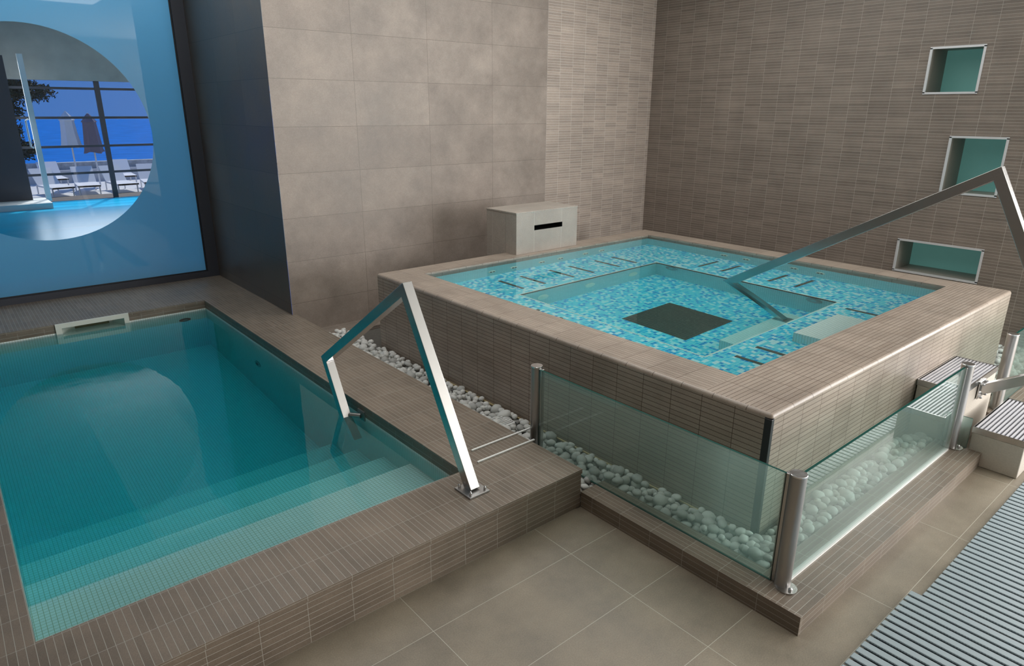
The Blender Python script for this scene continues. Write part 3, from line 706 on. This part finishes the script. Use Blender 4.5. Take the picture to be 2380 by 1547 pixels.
# ================================================================ GRATED STEPS
def stepblock(x0, x1, y0, y1, zt, lab):
    t = thing('step_block', ((x0+x1)/2, (y0+y1)/2, 0), lab, 'step', 'grated steps')
    m = MB(); m.box(x0-.015, x1+.015, y0+.006, y1-.004, 0, zt-.052); m.build('body', 'stucco', t, bevel=.008)
    m = MB(); e = .008; z0 = zt-.052
    m.box(x0-.015, x1+.015, y0, y0+e, z0, zt); m.box(x0-.015, x1+.015, y1-e, y1, z0, zt); m.box(x0-.015, x0-.015+e, y0+e, y1-e, z0, zt); m.box(x1+.015-e, x1+.015, y0+e, y1-e, z0, zt)
    m.build('grate_frame', 'steel', t, merge=False)
    n = 12; pitch = (y1-y0-2*e)/n
    for k in range(n):
        ya = y0+e+(k+.5)*pitch; m = MB()
        m.box(x0-.005, x1+.005, ya-.009, ya+.006, zt-.03, zt-.004); m.build('slat', 'step_slat', t)
    m = MB(); m.box(x0-.007, x1+.007, y0+e, y1-e, z0-.001, z0+.002); m.build('tray', 'gravel_base', t)
stepblock(2.455, 3.345, -.385, -.035, .607, 'upper cream step with steel grate against the whirlpool wall')
stepblock(2.455, 3.345, -.885, -.510, .332, 'lower cream step with steel grate at the right picture edge')

# ================================================================ HANDRAILS
def bolts(t, pts, zax=(0, 0, 1)):
    for p_ in pts:
        p_ = Vector(p_); z = Vector(zax); m = MB()
        m.tube([p_, p_+z*.012, p_+z*.024, p_+z*.03], [.011, .011, .009, .004], 12); m.build('bolt', 'chrome', t, smooth=True)
XR = -1.338
hr = thing('handrail', (XR, 1.36, HP), 'square steel handrail bolted to the coping beside the plunge pool steps', 'handrail')
m = MB(); m.sqtube([(XR, 1.375, HP+.012), (XR, 2.125, 1.60), (XR, 3.56, .665), (XR, 3.19, .02), (XR, 3.10, -.16)], .078, (1, 0, 0)); m.build('tube', 'steel', hr, bevel=.003)
m = MB(); m.box(XR-.085, XR+.085, 1.29, 1.47, HP, HP+.014); m.build('base_plate', 'steel_dark', hr, bevel=.002)
bolts(hr, [(XR-.06, 1.315, HP+.014), (XR+.062, 1.315, HP+.014), (XR-.06, 1.445, HP+.014), (XR+.062, 1.445, HP+.014)])
m = MB(); m.tube([(XR+.03, 3.25, .20), (PX-.012, 3.16, .205)], .022, 16); m.build('bracket_arm', 'steel_dark', hr, smooth=True)
m = MB(); m.box(PX-.012, PX, 3.10, 3.22, .14, .26); m.build('bracket_plate', 'steel_dark', hr, bevel=.002)
XQ = 2.93
h2 = thing('handrail', (XQ, -.40, .5), 'long square steel handrail rising over the whirlpool from the grated steps', 'handrail')
m = MB(); m.sqtube([(XQ, -.397, .50), (XQ, -.93, .835), (XQ, -.165, 2.335), (XQ, 2.19, .965), (XQ, 1.50, -.01)], .085, (1, 0, 0)); m.build('tube', 'steel', h2, bevel=.003)
m = MB(); m.box(XQ-.075, XQ+.075, -.398, -.386, .42, .58); m.build('wall_plate', 'steel', h2, bevel=.002)
bolts(h2, [(XQ-.058, -.398, .44), (XQ+.058, -.398, .44), (XQ-.058, -.398, .56), (XQ+.058, -.398, .56)], (0, -1, 0))
m = MB(); m.box(XQ-.08, XQ+.08, 1.42, 1.58, -.01, .0); m.build('foot_plate', 'steel_dark', h2)

# ================================================================ FLOOR GRATINGS
def grating(x0, n, y1, y0, z, lab):
    t = thing('floor_grating', (x0+n*.0321, (y0+y1)/2, 0), lab, 'grating', 'floor gratings')
    for k in range(n):
        xa = x0+k*.0642; m = MB(); m.box(xa, xa+.047, y0, y1, z-.012, z); m.build('slat', 'grating', t, bevel=.004)
    m = MB(); m.box(x0, x0+n*.0642, y0+.02, y1-.02, 0.0005, z-.012); m.build('channel_tray', 'black', t)
grating(.345, 52, -.935, -4.0, .022, 'grey slatted floor grating beside the grated steps')
grating(-.825, 18, -.880, -4.0, .034, 'grey slatted floor grating nearest the camera, overlapping the other')

# ================================================================ BEYOND THE WINDOW
HY = 20.0
m = MB(); m.box(-9, 6, Y2+.25, HY, .0, .35, faces='Z'); struct(m.build('floor_hall', 'concrete'))
m = MB(); m.box(-8.95, 5.95, Y2+.6, HY-.35, .36, .46); tag(m.build('hall_pool_water', 'hallwater'), 'bright blue pool water seen through the round window', 'water', kind='stuff')
m = MB(); m.box(-8.95, -1.6, HY-1.8, HY-.36, .462, .60); tag(m.build('pool_deck', 'terrace'), 'white poolside deck beyond the round window', 'deck')
m = MB(); m.box(-9.0, 6, Y2+.25, HY, 4.95, 5.15); struct(m.build('ceiling_hall', 'ceiling'))
m = MB(); m.box(-9, 6.2, HY-.1, HY+.3, 3.50, 4.95); struct(m.build('wall_lintel', 'concrete'))
m = MB(); m.box(-9.2, -9, Y2+.25, HY, 0, 5.3); m.box(6, 6.2, Y2+.25, HY, 0, 5.3); struct(m.build('wall_hall_side', 'plaster', merge=False))
wf = D.objects.new('window_2', None); COL.objects.link(wf); wf.location = (0, HY, .4); ORG['window_2'] = (0, HY, .4); wf['kind'] = 'structure'; wf['label'] = 'dark gridded glazing at the far side of the pool hall'
m = MB()
for x in (-4.2, -1.95, .12, 2.2, 4.3): m.box(x-.06, x+.06, HY-.03, HY+.07, .35, 4.41)
for z in (.40, 1.134, 1.834, 2.57, 3.304): m.box(-9, 6, HY, HY+.04, z-.03, z+.03)
m.build('glazing_bar', 'dark_frame', wf, merge=False)
# open white door leaf
dl = thing('glazed_door', (-1.5, HY-.7, .6), 'white door leaf standing open beyond the round window', 'door')
m = MB(); m.box(-1.62, -1.50, HY-.9, HY-.84, .55, 4.05); m.build('stile', 'white_metal', dl)
m = MB(); m.tube([(-1.66, HY-.98, 2.55), (-1.72, HY-1.02, 2.52), (-1.72, HY-1.02, 1.9), (-1.66, HY-.98, 1.87)], .02, 10); m.build('handle', 'white_metal', dl, smooth=True)
m = MB(); m.box(-4.2, -1.9, HY-.9, HY-.84, .55, 4.0); m.build('door_panel', 'dark_frame', dl)['label'] = 'dark door panel'
# terrace, wall, sea
m = MB(); m.box(-16, 24, HY+.3, 27.0, -.3, .32, faces='yYZ'); struct(m.build('floor_terrace', 'terrace'))
m = MB(); m.box(-8, 12, HY+.3, 21.9, .32, .345); tag(m.build('deck_strip', 'deck_dark'), 'dark deck strip behind the glazing of the pool hall', 'deck')  # terrace strip along the glazing, coloured darker
m = MB(); m.box(-16, 24, 27.0, 27.35, -.3, .98); struct(m.build('wall_parapet', 'stonewall'))
m = MB(); m.box(-16, 24, 26.7, 26.99, .32, .74); struct(m.build('trim_4', 'terrace'))
m = MB(); m.quad([(-900, 27.5, -9), (900, 27.5, -9), (900, 900, -9), (-900, 900, -9)], [(0, 0)]*4); tag(m.build('sea', 'sea'), 'deep blue sea beyond the terrace wall', 'sea', kind='stuff')
def parasol(x, y, zt, zb, mat, lab):
    t = thing('parasol', (x, y, .32), lab, 'parasol', 'closed parasols on the terrace')
    m = MB(); m.tube([(x, y, .32), (x, y, zt)], .025, 10); m.build('pole', 'white_metal', t, smooth=True)
    m = MB(); n = 18; rings = []
    prof = [(zt, .01), (zt-.12, .10), (zt-.28, .20), (zt-.30, .17), (zt-.7, .20), (zb+.1, .24), (zb, .27)]
    for z, r in prof:
        ring = []
        for k in range(n):
            a = 2*math.pi*k/n; rr = r*(1+.18*math.cos(6*a)); ring.append((x+rr*math.cos(a), y+rr*math.sin(a), z+.03*math.cos(3*a)*(1 if z == zb else 0)))
        rings.append(ring)
    for i_ in range(len(rings)-1):
        for k in range(n):
            k2 = (k+1) % n; m.quad([rings[i_][k], rings[i_+1][k], rings[i_+1][k2], rings[i_][k2]], [(0, 0)]*4)
    m.build('canopy', mat, t, smooth=True)
parasol(-.02, 25.0, 2.72, 1.60, 'whitecloth', 'closed white parasol on the terrace seen through the round window')
parasol(.60, 25.0, 2.66, 1.40, 'greycloth', 'closed mauve-grey parasol on the terrace, right of the white one')
def lounger(x, y, a, lab):
    t = thing('sun_lounger', (x, y, .32), lab, 'sun lounger', 'loungers on the terrace')
    ca, sa = math.cos(a), math.sin(a)
    def P(u, v, z): return (x+u*ca-v*sa, y+u*sa+v*ca, z)
    m = MB()
    for a0, a1, z0, z1 in ((-.9, .3, .60, .60), (.3, .9, .60, 1.05)):
        m.quad([P(a0, -.3, z0), P(a1, -.3, z1), P(a1, .3, z1), P(a0, .3, z0)], [(0, 0)]*4); m.quad([P(a0, -.3, z0-.05), P(a0, .3, z0-.05), P(a1, .3, z1-.05), P(a1, -.3, z1-.05)], [(0, 0)]*4)
        m.quad([P(a0, -.3, z0-.05), P(a1, -.3, z1-.05), P(a1, -.3, z1), P(a0, -.3, z0)], [(0, 0)]*4); m.quad([P(a0, .3, z0-.05), P(a0, .3, z0), P(a1, .3, z1), P(a1, .3, z1-.05)], [(0, 0)]*4)
    m.build('mattress', 'whitecloth', t, merge=False)
    for u, v in ((-.8, -.27), (-.8, .27), (.5, -.27), (.5, .27)):
        m = MB(); m.tube([P(u, v, .32), P(u, v, .58)], .02, 8); m.build('leg', 'white_metal', t, smooth=True)
for k, (x, y, a) in enumerate(((-1.0, 22.9, 1.75), (-.1, 23.0, 1.5), (.8, 22.9, 1.65), (1.75, 23.0, 1.45), (-.6, 25.9, 1.6), (1.5, 25.8, 1.5))):
    lounger(x, y, a, 'white sun lounger on the bright terrace beyond the round window')
# pine tree
tr = thing('pine_tree', (-2.4, 29.0, -3), 'dark pine tree by the sea seen through the round window', 'tree')
m = MB(); m.tube([(-3.2, 29, -3), (-2.9, 29, .5), (-2.3, 29, 2.4), (-1.9, 29, 4.0)], [.25, .2, .15, .08], 10); m.build('trunk', 'bark', tr, smooth=True)
m = MB(); rg = random.Random(5)
for cxp, cyp, czp, rx, rz in ((-1.6, 29, 3.55, 1.5, .42), (-.75, 29, 3.35, 1.1, .33), (-1.5, 29, 2.7, .75, .45), (-1.5, 29, 2.0, .6, .4), (-1.2, 29, 1.35, .6, .35), (-2.4, 29, 3.2, 1.2, .9), (-2.1, 29, 2.1, .9, .9), (-2.1, 29, 1.2, .8, .6)):
    for _ in range(1500):
        a, b, rr = rg.uniform(0, 6.28), rg.uniform(-1, 1), rg.uniform(.3, 1)**.5
        q = Vector((cxp+rx*rr*math.cos(a)*math.sqrt(1-b*b), cyp+.6*rr*math.sin(a)*math.sqrt(1-b*b), czp+rz*rr*b))
        d1 = Vector((rg.uniform(-1, 1), rg.uniform(-1, 1), rg.uniform(-.6, 1))).normalized()*rg.uniform(.10, .20); d2 = Vector((rg.uniform(-1, 1), rg.uniform(-1, 1), rg.uniform(-1, 1))).normalized()*.07
        m.quad([q, q+d1+d2, q+d1*1.2], [(0, 0)]*3)
m.build('foliage', 'leaf', tr, merge=False)
area('hall_daylight', (0, HY-.4, 2.6), (math.radians(-90), 0, 0), 5, 2.6, 210, (0.85, 0.94, 1.0))
area('film_fill', (-3.0, 9.95, 4.9), (0, 0, 0), 7.0, 0.9, 75, (0.9, 0.97, 1.0))  # unseen lamp added to light the back of the blue film
